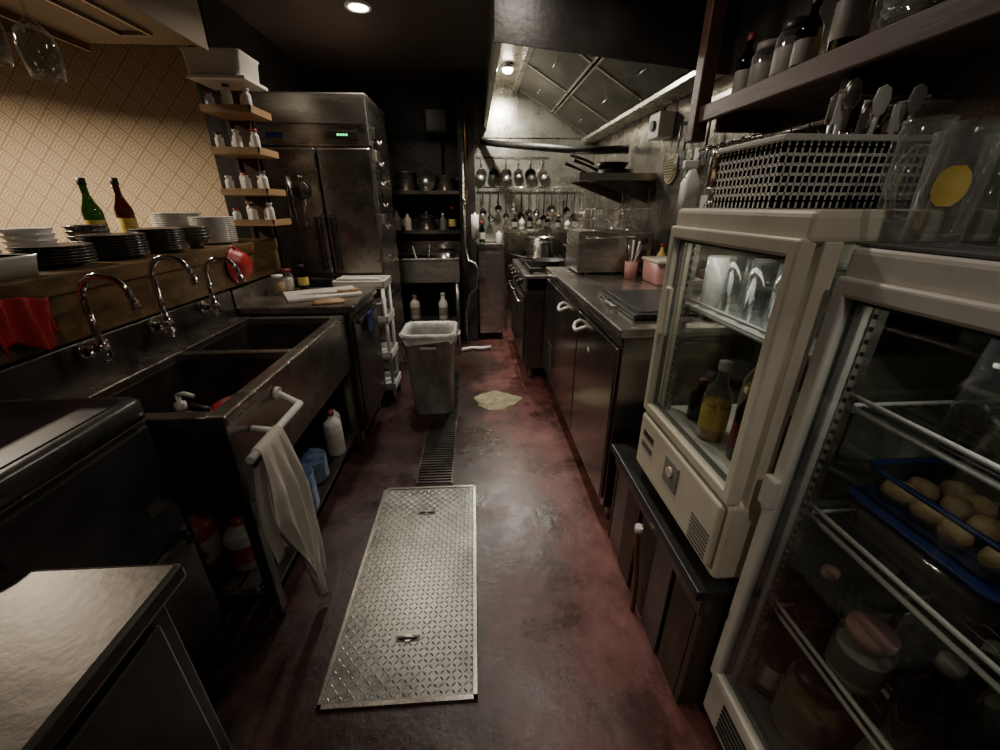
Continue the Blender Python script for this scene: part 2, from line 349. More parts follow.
platestack('blue_plate_stack',-.80,1.42,.133,.10,14,BLUE,.012)
platestack('blue_plate_stack',-.82,1.64,.133,.09,9,BLUE,.012)
bowlstack('ceramic_bowl_stack',-1.0,1.45,.133,.09,5,CER)
bowlstack('ceramic_bowl_stack',-1.02,1.7,.133,.09,4,BLUE)
def bottle(name,x,y,z,h,r,m,label=None,cap=WPL,neck=.35,fill=None,nr=.35):
    b=B(name,T(x,y,z)); s=h*(1-neck)
    b.lathe((0,0,0),[(0,0),(r*.92,0),(r,.006),(r,s*.92),(r*.9,s),(r*.55,s+h*neck*.25),(r*nr,s+h*neck*.45),(r*nr,h*.97),(0,h*.97)],m,20)
    if fill: b.lathe((0,0,0),[(0,.004),(r*.88,.004),(r*.92,.01),(r*.92,s*.8),(0,s*.8)],fill,16)
    if label: b.lathe((0,0,0),[(r*1.015,s*.25),(r*1.02,s*.26),(r*1.02,s*.72),(r*1.015,s*.73)],label,20)
    b.lathe((0,0,0),[(r*nr*1.15,h*.9),(r*nr*1.2,h*.905),(r*nr*1.2,h),(0,h)],cap,16); b.done()
bottle('detergent_bottle',-.76,1.86,.133,.25,.045,WPL,PAPER,DRED,.25)
bottle('detergent_bottle',-.80,1.98,.133,.22,.04,WPL,YEL,BLUEP,.25)
bottle('detergent_jug',-1.02,1.15,.133,.26,.07,DRED,MUTE,BLACK,.25)
bottle('detergent_jug',-.86,1.16,.133,.20,.06,MUTE,DRED,DRED,.25)
# ---------------------------------------------------------------- prep table beyond sink
b=B('undercounter_refrigerator')
b.box(-1.24,-.645,2.12,2.68,.82,.86,STEEL,.008,3).box(-1.23,-.67,2.13,2.67,.10,.82,STEELD,.004)
b.box(-.67,-.655,2.14,2.66,.13,.78,STEELD,.006).box(-.655,-.64,2.2,2.6,.74,.765,BLACK,.004)
b.box(-1.243,-1.235,2.12,2.68,.86,.95,STEEL)
for x in (-1.18,-.72):
    for y in (2.18,2.62): b.cyl((x,y,0),(x,y,.1),.022,STEEL)
b.done()
b=B('cutting_board',T(-.90,2.42,.861,-62)).box(-.13,.13,-.20,.20,0,.018,CER,.005).done()
b=B('kitchen_knife',T(-.84,2.40,.880,-70)).poly([(0,-.17,0),(.035,-.02,0),(.035,.03,0),(0,.03,0),(0,-.17,.002),(.035,-.02,.002),(.035,.03,.002),(0,.03,.002)],[(0,1,2,3),(4,5,6,7),(0,1,5,4),(1,2,6,5),(2,3,7,6),(3,0,4,7)],STEELB).box(.004,.030,.03,.15,0,.016,WOODL,.004).done()
b=B('dish_cloth',T(-.80,2.22,.8605,20)); b.loft([rrect(0,0,0,.08,.05,.02),rrect(0,0,.008,.082,.052,.02),rrect(.005,0,.014,.06,.04,.02),rrect(.01,.005,.018,.03,.02,.01)],WOODL); b.done()
bottle('seasoning_jar',-1.16,2.58,.861,.13,.035,GLASS,PAPER,DRED,.25,CREAM,.75); bottle('seasoning_jar',-1.17,2.48,.861,.11,.035,GLASS,None,WPL,.25,FOOD,.75); bottle('seasoning_jar',-1.08,2.62,.861,.15,.03,BOTB,YEL,BLACK,.3,None,.5)
b=B('blue_door_towel').box(-.639,-.625,2.30,2.42,.66,.76,BLUEP,.005,3).box(-.6385,-.620,2.31,2.40,.745,.775,BLUEP,.006,3).done()
# trolley
b=B('plastic_utility_trolley')
tx0,tx1,ty0,ty1=-.94,-.60,2.71,2.95
for z in (.10,.34,.60,.84):
    b.box(tx0,tx1,ty0,ty1,z,z+.012,WPL).box(tx0,tx1,ty0,ty0+.012,z,z+.05,WPL,.004).box(tx0,tx1,ty1-.012,ty1,z,z+.05,WPL,.004).box(tx0,tx0+.012,ty0,ty1,z,z+.05,WPL,.004).box(tx1-.012,tx1,ty0,ty1,z,z+.05,WPL,.004)
for x in (tx0+.02,tx1-.02):
    for y in (ty0+.02,ty1-.02): b.cyl((x,y,.05),(x,y,.88),.012,WPL).cyl((x-.01,y,.025),(x+.01,y,.025),.025,BLACK)
b.tube([(tx0+.02,ty0+.02,.88),(tx0+.04,ty0+.02,.90),(tx1-.04,ty0+.02,.90),(tx1-.02,ty0+.02,.88)],.012,WPL); b.done()
b=B('red_storage_box').box(-.90,-.74,2.75,2.91,.353,.47,DRED,.01).box(-.91,-.73,2.745,2.915,.47,.485,WPL,.004).done()
b=B('white_storage_box').box(-.73,-.64,2.75,2.91,.613,.72,MUTE,.01).box(-.735,-.635,2.745,2.915,.72,.735,CER,.004).done()
# trash can
b=B('trash_can'); cx,cy=-.31,2.60
b.loft([rrect(cx,cy,z,hx,hx*.92,.04) for z,hx in ((.0,.120),(.02,.128),(.53,.162),(.535,.176),(.585,.179),(.59,.172),(.58,.162),(.3,.14),(.05,.12))],GPL)
b.box(cx-.05,cx+.05,cy-.174,cy-.150,.50,.515,GPL,.004)
for s in (-1,1): b.tube([(cx+s*.172,cy-.05,.56),(cx+s*.195,cy-.04,.56),(cx+s*.195,cy+.04,.56),(cx+s*.172,cy+.05,.56)],.008,GPL)
lr=[]
for z,o in ((.545,.014),(.555,.011),(.575,.012),(.598,.008),(.600,-.006),(.56,-.018),(.40,-.02)):
    r=rrect(cx,cy,z,.170+o,.158+o,.05,8); lr.append([p+Vector(((R.random()-.5)*.006,(R.random()-.5)*.006,(R.random()-.5)*(.05 if z==.545 else .006))) for p in r])
b.loft(lr,BAG,False,False); b.done()
b=B('trash_heap').loft([[p+Vector(((R.random()-.5)*.02,(R.random()-.5)*.02,(R.random()-.5)*.03)) for p in rrect(cx,cy,z,h,h*.9,.04,5)] for z,h in ((.44,.12),(.48,.11),(.52,.07),(.53,.03))],MUTE).done()
# ---------------------------------------------------------------- reach-in fridge
b=B('upright_refrigerator'); fx0,fx1,fy=-1.36,-.655,3.0
b.box(fx0,fx1,fy+.05,3.6,.10,1.99,STEELB,.004).box(fx0,fx1,fy,fy+.05,1.70,1.99,STEELB,.008)
b.box(fx0+.02,fx1-.02,fy-.004,fy,1.82,1.825,BLACK)
mx=(fx0+fx1)/2
for x0,x1 in ((fx0+.004,mx-.004),(mx+.004,fx1-.004)):
    for z0,z1 in ((.13,.87),(.89,1.69)): b.box(x0,x1,fy-.01,fy+.045,z0,z1,STEEL,.012,3)
for x in (mx-.05,mx+.05):
    b.box(x-.016,x+.016,fy-.045,fy-.030,.93,1.28,BLACK,.006).box(x-.012,x+.012,fy-.03,fy-.008,.95,.975,BLACK).box(x-.012,x+.012,fy-.03,fy-.008,1.235,1.26,BLACK)
    b.box(x-.012,x+.012,fy-.03,fy-.01,.55,.80,BLACK,.004)
b.box(fx1-.27,fx1-.07,fy-.006,fy,1.74,1.785,BLACK,.002)
for i in range(4): b.box(fx1-.20+i*.018,fx1-.19+i*.018,fy-.0075,fy-.006,1.757,1.768,GREENE)
b.box(fx0+.06,fx0+.17,fy-.004,fy,1.745,1.775,BLUEP)
for x in (fx0+.05,fx1-.05):
    for y in (3.1,3.55): b.cyl((x,y,0),(x,y,.1),.025,STEEL)
b.done()
b=B('hanging_sieve',T(-1.13,2.972,1.44,0,90)).lathe((0,0,0),[(.055,0),(.055,.004),(.05,.004),(.04,.012),(0,.017)],STEELD).tube([(0,-.055,0),(0,-.25,0)],.006,STEEL).tube([(0,.055,.002),(0,.09,.004)],.004,STEEL).done()
b=B('kitchen_tongs',T(-1.21,2.976,1.40)).tube([(0,0,.12),(-.015,0,0),(-.02,0,-.18)],.006,STEEL).tube([(0,0,.12),(.015,0,0),(.02,0,-.18)],.006,STEEL).done()
b=B('magnetic_hooks')
for z in (1.75,1.62,1.5,1.36,1.22): b.box(-.654,-.640,3.1,3.2,z,z+.07,[MUTE,BLACK,STEEL,BLACK][int(z*10)%4],.004).tube([(-.640,3.15,z),(-.62,3.15,z-.03),(-.61,3.15,z+.0)],.004,STEEL)
b.done()
# ---------------------------------------------------------------- shelf unit above counter end
b=B('spice_shelf_unit')
for x in (-1.37,-1.26): b.box(x-.010,x+.010,2.715,2.735,1.161,1.93,WOOD)
b.box(-1.38,-1.25,2.728,2.738,1.161,1.93,WOOD)
for z in (1.24,1.40,1.60,1.79): b.box(-1.38,-1.13,2.50,2.73,z,z+.012,WOODL,.002).box(-1.138,-1.13,2.50,2.73,z+.012,z+.035,WOODL).box(-1.38,-1.13,2.50,2.506,z+.012,z+.035,WOODL)
b.box(-1.40,-1.12,2.48,2.73,1.93,1.945,WPL,.002); b.done()
b=B('white_storage_tub').loft([rrect(-1.27,2.60,z,hx,.11,.02) for z,hx in ((1.946,.12),(1.955,.125),(2.04,.135),(2.05,.145),(2.055,.14))],CER).done()
k=0
for z in (1.2525,1.4125,1.6125,1.8025):
    for i in range(5):
        x=-1.355+i*.047; y=2.56+.07*(i%2); h=.075+.045*R.random(); m=[WPL,DRED,GLASS,CREAM,MUTE,BLACK][(k*5+i*3+k)%6]
        bottle('spice_jar',x,y,z,h,.021,m,PAPER if i%2 else None,[RED,WPL,BLACK][(i+k)%3],.25,None,.7)
    k+=1
# ---------------------------------------------------------------- items on bar counter (top z=1.16)
cz=1.161
platestack('dark_plate_stack',-1.40,1.48,cz,.10,6,DCER,.010)
platestack('dark_plate_stack',-1.38,1.70,cz,.10,8,DCER,.010)
platestack('dark_plate_stack',-1.37,1.92,cz,.095,9,DCER,.010)
bowlstack('dark_bowl_stack',-1.34,2.10,cz,.075,4,DCER,.014)
platestack('white_plate_stack',-1.60,2.42,cz,.115,16,CER,.009)
platestack('white_plate_stack',-1.37,2.33,cz,.10,14,CER,.009)
bowlstack('white_bowl_stack',-1.60,1.62,cz,.07,4,CER)
bowlstack('white_bowl_stack',-1.60,1.42,cz,.07,3,CER)
bowlstack('dark_bowl_stack',-1.60,1.86,cz,.07,4,DCER)
b=B('white_tray').loft([rrect(-1.40,1.20,z,h,.09,.02) for z,h in ((cz,.12),(cz+.05,.135),(cz+.06,.14),(cz+.055,.13),(cz+.01,.115))],CER).done()
bottle('wine_bottle',-1.72,2.06,cz,.30,.037,BOTG,YEL,BLACK,.42,None,.36)
bottle('wine_bottle',-1.72,2.24,cz,.31,.037,BOTB,YEL,BLACK,.42,None,.36)
# red cloth draped against the counter face
vs=[];fs=[];nu,nv=20,16
for j in range(nv+1):
    for i in range(nu+1):
        u=i/nu-.5; v=j/nv
        w=.20*(1-.25*v); x=-1.236+.014*math.sin(u*22+v*2)+.012+.018*v*math.sin(u*9+1)+.012*v
        vs.append((max(x,-1.234),1.13+u*w,1.115-v*(.125+.03*math.sin(u*8+1))+.010*math.cos(u*7)))
for j in range(nv):
    for i in range(nu): a=j*(nu+1)+i; fs.append((a,a+1,a+nu+2,a+nu+1))
o=B('red_dish_cloth').poly(vs,fs,REDC,True).done(); m=o.modifiers.new('s','SOLIDIFY'); m.thickness=.004; m.offset=1
b=B('red_colander',T(-1.2385,2.22,1.06,0,0,90)).lathe((0,0,0),[(.08,0),(.09,0),(.09,.006),(.082,.008),(.065,.045),(.04,.06),(0,.065)],RED,28).tube([(-.08,0,.004),(-.10,0,.004)],.01,RED).done()
# hanging wine glasses
b=B('wine_glass_rack')
for x in (-1.53,-1.40): b.box(x-.006,x+.006,1.2,2.3,2.035,2.049,STEEL)
b.box(-1.53,-1.40,1.2,1.21,2.035,2.049,STEEL).box(-1.53,-1.40,2.29,2.30,2.035,2.049,STEEL); b.done()
def wglass(x,y):
    b=B('wine_glass',T(x,y,2.047,0,180,0,1.3)).lathe((0,0,0),[(0,0),(.035,0),(.033,.003),(.006,.01),(.004,.03),(.004,.09),(.012,.10),(.036,.125),(.042,.155),(.038,.20),(.034,.225),(.033,.225),(.037,.20),(.041,.155),(.034,.127),(0,.104)],TGLASS,28); b.done()
wglass(-1.465,1.78); wglass(-1.465,1.60)
# ---------------------------------------------------------------- niche (back)
b=B('steel_wall_sink')
b.box(-.86,-.15,3.95,4.0,.86,.885,STEELB,.006).box(-.86,-.15,3.955,3.965,.66,.86,STEELB).box(-.86,-.82,3.95,4.5,.86,.88,STEEL).box(-.19,-.15,3.95,4.5,.86,.88,STEEL).box(-.86,-.15,4.45,4.5,.86,.88,STEEL)
b.box(-.84,-.17,3.96,4.48,.66,.67,STEELD).box(-.165,-.155,3.96,4.48,.66,.86,STEEL).box(-.855,-.845,3.96,4.48,.66,.86,STEEL).box(-.86,-.15,4.49,4.5,.88,1.0,STEEL)
for x in (-.83,-.18):
    for y in (3.98,4.46): b.cyl((x,y,0),(x,y,.66),.018,STEEL)
b.box(-.83,-.18,3.98,4.46,.26,.275,STEELD); b.done()
bottle('spray_bottle',-.33,4.03,.276,.27,.045,WPL,MUTE,PAPER,.35,None,.4)
bottle('spray_bottle',-.62,4.08,.276,.24,.05,CREAM,MUTE,WPL,.3,None,.4)
b=B('niche_wall_shelf')
for z in (1.10,1.46): b.box(-1.0,-.14,4.28,4.59,z,z+.015,STEEL,.002).box(-1.0,-.14,4.275,4.285,z-.012,z+.02,STEEL)
for x in (-.95,-.2):
    for z in (1.10,1.46): b.box(x-.01,x+.01,4.30,4.59,z-.03,z,STEELD)
b.done()
def pot(name,x,y,z,r,h,m,lid=False,rz=0):
    b=B(name,T(x,y,z,rz)).lathe((0,0,0),[(0,0),(r*.93,0),(r,.01),(r,h),(r*1.04,h),(r*1.04,h+.004),(r*.97,h+.002),(r*.96,.012),(0,.008)],m,28)
    for s in (-1,1): b.tube([(s*r,-.03,h*.8),(s*(r+.03),-.025,h*.82),(s*(r+.03),.025,h*.82),(s*r,.03,h*.8)],.005,m)
    if lid: b.lathe((0,0,0),[(r*1.03,h+.005),(r*.9,h+.018),(.02,h+.028),(.012,h+.04),(.02,h+.05),(0,h+.055)],m,28)
    b.done()
pot('steel_pot',-.66,4.43,1.476,.11,.17,STEELB); pot('steel_pot',-.27,4.44,1.476,.10,.14,STEELB)
b=B('wire_sieve',T(-.455,4.36,1.56,0,75)).lathe((0,0,0),[(.085,0),(.09,.0),(.09,.006),(.08,.006),(.06,.03),(0,.045)],STEELB,28).tube([(0,.09,0),(0,.2,0)],.006,STEEL).done()
pot('kettle_pot',-.48,4.42,1.116,.09,.12,STEEL,True); bottle('oil_bottle',-.78,4.4,1.116,.2,.04,WPL,PAPER,RED); bottle('oil_bottle',-.66,4.34,1.116,.17,.035,CREAM,None,BLACK); bottle('sauce_bottle',-.22,4.4,1.116,.22,.035,BOTB,YEL,RED)
bottle('sauce_bottle',-.31,4.36,1.116,.16,.03,MUTE,None,WPL); bottle('oil_bottle',-.72,4.47,1.116,.22,.03,BOTG,PAPER,BLACK)
b=B('dish_pile',T(-.5,4.2,.672)).lathe((0,0,0),[(0,0),(.10,0),(.14,.08),(.135,.08),(.09,.01),(0,.01)],WPL,24).lathe((.2,.05,0),[(0,0),(.08,0),(.10,.24),(.095,.24),(.07,.01),(0,.01)],STEELB,24).tube([(-.05,.02,.02),(-.12,.05,.30)],.006,WPL).tube([(.02,.02,.02),(.05,.05,.32)],.006,STEELB).done()
b=B('wall_electrical_box').box(-.45,-.22,4.45,4.598,1.98,2.2,BLACK,.008).box(-.43,-.24,4.444,4.45,2.0,2.18,STEELD,.003)
b.tube([(-.3,4.5,1.98),(-.3,4.55,1.8),(-.3,4.57,1.62)],.008,BLACK).done()
b=B('water_pipe').tube([(-.09,4.10,2.38),(-.09,4.10,1.0),(-.06,4.05,.85),(.0,4.0,.83),(.03,4.0,.78),(.02,4.0,.60),(-.06,4.02,.52),(-.10,4.06,.30),(-.10,4.07,.0)],.014,STEELB).tube([(-.06,4.10,2.38),(-.06,4.10,1.35)],.01,COPPER)
b.cyl((-.11,4.09,1.38),(-.07,4.09,1.38),.03,CHROME).done()
b=B('paper_towel_holder').cyl((.01,4.05,1.05),(.01,4.05,1.27),.035,CER).cyl((.01,4.05,1.03),(.01,4.05,1.29),.008,CHROME).box(.0,.02,4.05,4.119,1.28,1.29,CHROME).done()
b=B('drain_hose').tube([(-.15,3.80,.02),(-.05,3.85,.02),(.05,3.82,.025),(.14,3.86,.02)],.018,WPL).done()
b=B('steel_side_cabinet').box(.035,.30,4.14,4.585,.96,1.0,STEEL,.006).box(.04,.29,4.16,4.58,.08,.96,STEELB,.004).box(.055,.275,4.148,4.16,.12,.92,STEELB,.005).box(.075,.09,4.13,4.148,.5,.7,CHROME,.003)
for x in (.07,.26): b.cyl((x,4.2,0),(x,4.2,.08),.02,BLACK).cyl((x,4.54,0),(x,4.54,.08),.02,BLACK)
b.done()
bottle('oil_bottle',.08,4.30,1.001,.20,.03,BOTG,PAPER,RED); bottle('sauce_bottle',.25,4.28,1.001,.13,.03,WPL,None,DRED)
# ---------------------------------------------------------------- stove
b=B('gas_range'); sx,sy0,sy1=.37,3.06,4.10
b.box(sx+.02,1.22,sy0,sy1,.10,.84,STEELD,.005).box(sx,1.22,sy0,sy1,.74,.86,STEELB,.008)
for y0,y1 in ((sy0+.02,3.56),(3.59,sy1-.02)):
    b.box(sx,sx+.02,y0,y1,.14,.70,STEELD,.006).tube([(sx,y0+.05,.65),(sx-.035,y0+.05,.65),(sx-.035,y1-.05,.65),(sx,y1-.05,.65)],.009,STEELB)
for i in range(5): y=sy0+.12+i*.2; b.cyl((sx,y,.80),(sx-.03,y,.80),.024,BLACK).cyl((sx-.03,y,.80),(sx-.045,y,.80),.010,STEEL)
for gy in (3.33,3.80):
    for gx in (.60,.98):
        b.lathe((gx,gy,.861),[(.07,0),(.075,.012),(.05,.02),(.03,.02),(.025,.01),(0,.01)],IRON)
        b.box(gx-.17,gx+.17,gy-.006,gy+.006,.885,.90,IRON).box(gx-.006,gx+.006,gy-.19,gy+.19,.885,.90,IRON)
        for s in (-1,1):
            b.box(gx+s*.17-.007,gx+s*.17+.007,gy-.19,gy+.19,.872,.90,IRON).box(gx-.17,gx+.17,gy+s*.19-.007,gy+s*.19+.007,.872,.90,IRON)
            b.box(gx+s*.16-.01,gx+s*.16+.01,gy-.19,gy-.17,.86,.875,IRON).box(gx+s*.16-.01,gx+s*.16+.01,gy+.17,gy+.19,.86,.875,IRON)
for x in (.45,1.15):
    for y in (3.12,4.04): b.cyl((x,y,0),(x,y,.1),.025,STEEL)
b.done()
pot('stock_pot',.60,3.80,.901,.12,.18,STEELB,False,90)
pot('saucepan',.95,3.80,.901,.10,.14,STEELB,True)
pot('stock_pot',.98,3.33,.901,.13,.22,STEELD,True,90)
b=B('frying_pan',T(.60,3.33,.901,160)).lathe((0,0,0),[(0,0),(.10,0),(.13,.04),(.133,.042),(.127,.042),(.098,.006),(0,.004)],IRON,28).tube([(.12,0,.035),(.2,0,.05),(.32,0,.07)],.009,IRON).done()
b=B('range_back_shelf').box(.32,1.24,4.30,4.585,1.10,1.115,STEELB,.002).box(.32,1.24,4.295,4.305,1.09,1.13,STEELB)
for x in (.34,1.22): b.box(x-.012,x+.012,4.44,4.46,0,1.10,STEEL)
b.done()
for i,(x,h,m,c) in enumerate(((.42,.20,BOTG,BLACK),(.50,.16,WPL,DRED),(.58,.22,BOTB,BLACK),(.68,.14,CREAM,BLACK),(.76,.2,BOTB,RED),(.88,.18,BOTB,YEL),(.97,.13,WPL,BLUEP),(1.06,.2,BOTG,BLACK))):
    bottle('condiment_bottle',x,4.38+.05*(i%2),1.116,h*.8,.03,m,MUTE,c)
# back wall hanging utensils
b=B('utensil_rail').tube([(.05,4.55,1.52),(1.15,4.55,1.52)],.008,CHROME)
for x in (.06,.6,1.14): b.cyl((x,4.55,1.52),(x,4.592,1.52),.006,CHROME)
for i in range(14): b.tube([(.10+i*.08,4.55,1.532),(.10+i*.08,4.538,1.525),(.10+i*.08,4.54,1.50),(.10+i*.08,4.53,1.495)],.003,CHROME,6)
b.done()
rl=((.036,.18),(.034,.24),(.038,.14),(.032,.22),(.037,.16),(.034,.22),(.036,.18))
for i in range(14):
    r,l=rl[i%7]
    b=B(['ladle','skimmer','strainer'][i%3],T(.10+i*.08,4.525,1.494)).tube([(0,0,0),(0,.004,-.02),(0,.002,-l)],.007,[STEELD,STEELB,IRON][i%3],6)
    b.lathe((0,-.005,-l-r),[(r,0),(r,.003),(r*.9,.012),(r*.6,.025),(0,.032)],[STEELD,CHROME,IRON][i%3],20,M=Matrix.Rotation(math.radians(90),4,'X')@Matrix.Rotation(math.pi,4,'X')); b.done()
b=B('wall_hook_strip').box(.04,.78,4.585,4.592,1.785,1.805,STEEL)
for i in range(6): b.tube([(.09+i*.125,4.585,1.79),(.09+i*.125,4.57,1.78),(.09+i*.125,4.57,1.79)],.003,CHROME,6)
b.done()
for i in range(6):
    r=[.055,.05,.058,.045,.055,.05][i]
    B('hanging_saucepan',T(.09+i*.125,4.583,1.775)).tube([(0,-.008,0),(0,-.008,-.08)],.007,STEELD).lathe((0,0,-.08-r),[(0,0),(r*.9,0),(r,.006),(r,.055),(r*.95,.055),(r*.9,.006),(0,.006)],[STEEL,IRON,STEELB][i%3],22,M=Matrix.Rotation(math.radians(90),4,'X')).done()
# ---------------------------------------------------------------- hood
b=B('range_hood'); hx=.12; hz=2.05; ya,yb=2.28,4.58
b.box(hx,hx+.008,ya,yb,hz,2.398,STEELH).box(hx-.006,hx+.03,ya,yb,hz-.012,hz+.012,STEELH,.004).box(hx,1.245,yb-.006,yb,hz-.08,2.398,STEELH)
b.box(hx+.02,1.245,ya+.008,yb-.01,2.385,2.395,STEELH)
b.poly([(hx-.006,ya-.004,2.398),(1.245,ya-.004,2.398),(1.245,ya-.004,1.93),(hx-.006,ya-.004,hz-.01),(hx-.006,ya+.006,2.398),(1.245,ya+.006,2.398),(1.245,ya+.006,1.93),(hx-.006,ya+.006,hz-.01)],[(0,1,2,3),(4,5,6,7),(0,1,5,4),(1,2,6,5),(2,3,7,6),(3,0,4,7)],BLKWALL)
x0,z0,x1,z1=.42,2.37,1.16,1.96
ang=math.atan2(z1-z0,x1-x0); Ln=math.hypot(x1-x0,z1-z0)
n=3; yy=ya+.05; w=(yb-.1-yy)/n
for i in range(n):
    M=Matrix.Translation((x0,yy+i*w,z0))@Matrix.Rotation(-ang,4,'Y')
    for a,c in ((.0,Ln*.48),(Ln*.5,Ln)):
        b.box(a,c,.012,w-.012,0,.012,FILT,.003,1,M)
        b.box(a,c,.0,.014,-.006,.016,STEELH,0,1,M).box(a,c,w-.014,w,-.006,.016,STEELH,0,1,M).box(a,a+.012,0,w,-.006,.016,STEELH,0,1,M).box(c-.012,c,0,w,-.006,.016,STEELH,0,1,M)
        b.tube([M@Vector(((a+c)*.5,w*.42,0)),M@Vector(((a+c)*.5,w*.42,-.025)),M@Vector(((a+c)*.5,w*.58,-.025)),M@Vector(((a+c)*.5,w*.58,0))],.004,CHROME)
b.box(1.10,1.245,ya+.02,yb-.02,1.935,1.965,STEELH,.004)
b.box(.40,.44,ya+.02,yb-.02,2.34,2.385,STEELH)
b.done()
b=B('gas_duct_pipe').tube([(.10,4.56,1.93),(.22,4.40,1.895),(.82,3.62,1.76),(.95,3.55,1.75),(1.22,3.5,1.75)],.03,IRON,12).done()
b=B('hood_lamp').cyl((.30,3.9,2.384),(.30,3.9,2.355),.05,STEEL).lathe((.30,3.9,2.325),[(0,0),(.025,.003),(.04,.015),(.045,.03)],LAMP).done()
# ---------------------------------------------------------------- wall shelf with pans
b=B('wall_pan_shelf').box(.72,1.245,2.95,3.70,1.52,1.535,STEELB,.002).box(.715,.725,2.95,3.70,1.505,1.55,STEELB).box(.72,1.245,2.945,2.955,1.505,1.55,STEELB)
for y in (3.05,3.6): b.poly([(.80,y,1.52),(1.245,y,1.52),(1.245,y,1.36),(.80,y+.006,1.52),(1.245,y+.006,1.52),(1.245,y+.006,1.36)],[(0,1,2),(3,4,5),(0,1,4,3),(1,2,5,4),(2,0,3,5)],STEELD)
b.done()
def pan(x,y,z,r,rz,tilt=0):
    b=B('frying_pan',T(x,y,z,rz,0,tilt)).lathe((0,0,0),[(0,0),(r*.78,0),(r,.04),(r*1.02,.043),(r*.97,.043),(r*.75,.006),(0,.004)],IRON,28)
    b.tube([(r*.95,0,.035),(r*1.4,0,.06),(r*2.4,0,.10)],[.010,.009,.012],IRON); b.done()
pan(1.0,3.12,1.536,.13,190); pan(1.0,3.42,1.536,.14,200); pan(.98,3.14,1.581,.12,170)
# vent
b=B('round_wall_vent').cyl((1.249,2.74,1.56),(1.235,2.74,1.56),.085,VENTM,n=32).cyl((1.235,2.74,1.56),(1.228,2.74,1.56),.07,VENTM,n=32)
for i in range(7): z=1.51+i*.016; h=math.sqrt(max(0,.062**2-(z-1.56)**2)); b.box(1.224,1.228,2.74-h,2.74+h,z,z+.005,BLACK)
b.done()
b=B('wall_junction_box').box(1.15,1.248,2.80,2.96,1.74,1.88,WPL,.006).cyl((1.15,2.88,1.81),(1.135,2.88,1.81),.03,GASK).tube([(1.2,2.88,1.88),(1.22,2.9,1.92)],.008,GASK).done()
b=B('wall_tool_rail').tube([(1.215,2.24,1.78),(1.215,2.66,1.78)],.007,CHROME).cyl((1.215,2.27,1.78),(1.249,2.27,1.78),.006,CHROME).cyl((1.215,2.63,1.78),(1.249,2.63,1.78),.006,CHROME).done()
for i,y in enumerate((2.29,2.37,2.45,2.53,2.61)):
    mm=[IRON,WPL,STEELB,IRON,STEELB][i]
    B('hanging_turner',T(1.205,y,1.772)).tube([(0,0,0),(0,0,-.14)],.006,mm,8).box(-.003,.003,-.026,.026,-.23,-.14,mm,.002).done()
# ---------------------------------------------------------------- cold table right
b=B('worktop_refrigerator'); cy0,cy1=1.38,3.02
b.box(.525,1.235,cy0,cy1,.895,.93,STEELB,.008,3).box(.545,1.23,cy0+.01,cy1-.01,.10,.895,STEELP,.004).box(1.225,1.235,cy0,cy1,.93,1.03,STEELB)
b.box(.543,.547,cy0+.02,cy1-.02,.855,.89,STEEL)
for y0,y1,hy in ((cy0+.02,1.985,1.90),(1.995,2.60,2.30)):
    b.box(.528,.546,y0,y1,.14,.85,STEELP,.008,3)
    b.tube([(.53,hy-.06,.81),(.505,hy-.055,.80),(.492,hy-.03,.785),(.49,hy,.78),(.492,hy+.03,.785),(.505,hy+.055,.80),(.53,hy+.06,.81)],.009,WPL)
b.box(.528,.546,2.61,cy1-.02,.14,.85,STEELP,.004)
for i in range(9): b.box(.524,.529,2.64,cy1-.05,.18+i*.03,.19+i*.03,BLACK)
b.box(.5265,.529,1.75,1.78,.71,.73,CREAM)
for x in (.60,1.18):
    for y in (cy0+.06,2.2,cy1-.06): b.cyl((x,y,0),(x,y,.1),.022,STEEL)
b.done()
b=B('griddle_cover').box(.62,1.0,1.50,2.0,.931,.955,RUBBER,.008,3).box(.65,.97,1.53,1.97,.955,.960,BLACK,.003).tube([(.62,1.68,.945),(.60,1.69,.945),(.60,1.81,.945),(.62,1.82,.945)],.006,STEEL).done()
b=B('toaster_oven').box(.66,1.14,2.62,2.98,.945,1.20,STEELB,.008,3).box(.675,1.02,2.612,2.62,.965,1.18,STEELB,.004).box(1.03,1.13,2.612,2.62,.965,1.18,STEEL,.003)
b.tube([(.70,2.612,1.165),(.70,2.585,1.165),(1.0,2.585,1.165),(1.0,2.612,1.165)],.007,CHROME)
for z in (1.0,1.07,1.14): b.cyl((1.08,2.612,z),(1.08,2.592,z),.018,BLACK)
for x in (.7,1.1):
    for y in (2.66,2.94): b.cyl((x,y,.931),(x,y,.946),.012,BLACK)
b.done()
def wirebox(name,x0,x1,y0,y1,z0,z1,st,r,m):
    b=B(name)
    for z in (z0+r,(z0+z1)/2,z1-r): b.tube([(x0,y0,z),(x1,y0,z),(x1,y1,z),(x0,y1,z),(x0,y0,z)],r*1.5,m,6)
    x=x0
    while x<=x1+.001: b.tube([(x,y0,z1),(x,y0,z0+r),(x,y1,z0+r),(x,y1,z1)],r,m,5); x+=st
    y=y0
    while y<=y1+.001: b.tube([(x0,y,z1),(x0,y,z0+r),(x1,y,z0+r),(x1,y,z1)],r,m,5); y+=st
    b.done()
wirebox('wire_fry_basket',.70,.92,2.68,2.93,1.203,1.33,.022,.0018,CHROME)
wirebox('wire_fry_basket',.945,1.13,2.68,2.93,1.203,1.33,.022,.0018,CHROME)
b=B('pink_container').loft([rrect(1.11,2.33,z,h,.11,.02) for z,h in ((.931,.085),(.94,.09),(1.05,.098))],PINK).box(1.008,1.212,2.21,2.45,1.05,1.066,CREAM,.005).done()
b=B('utensil_cup',T(.97,2.50,.931)).lathe((0,0,0),[(0,0),(.035,0),(.04,.10),(.037,.10),(.033,.005),(0,.005)],PINK,20)
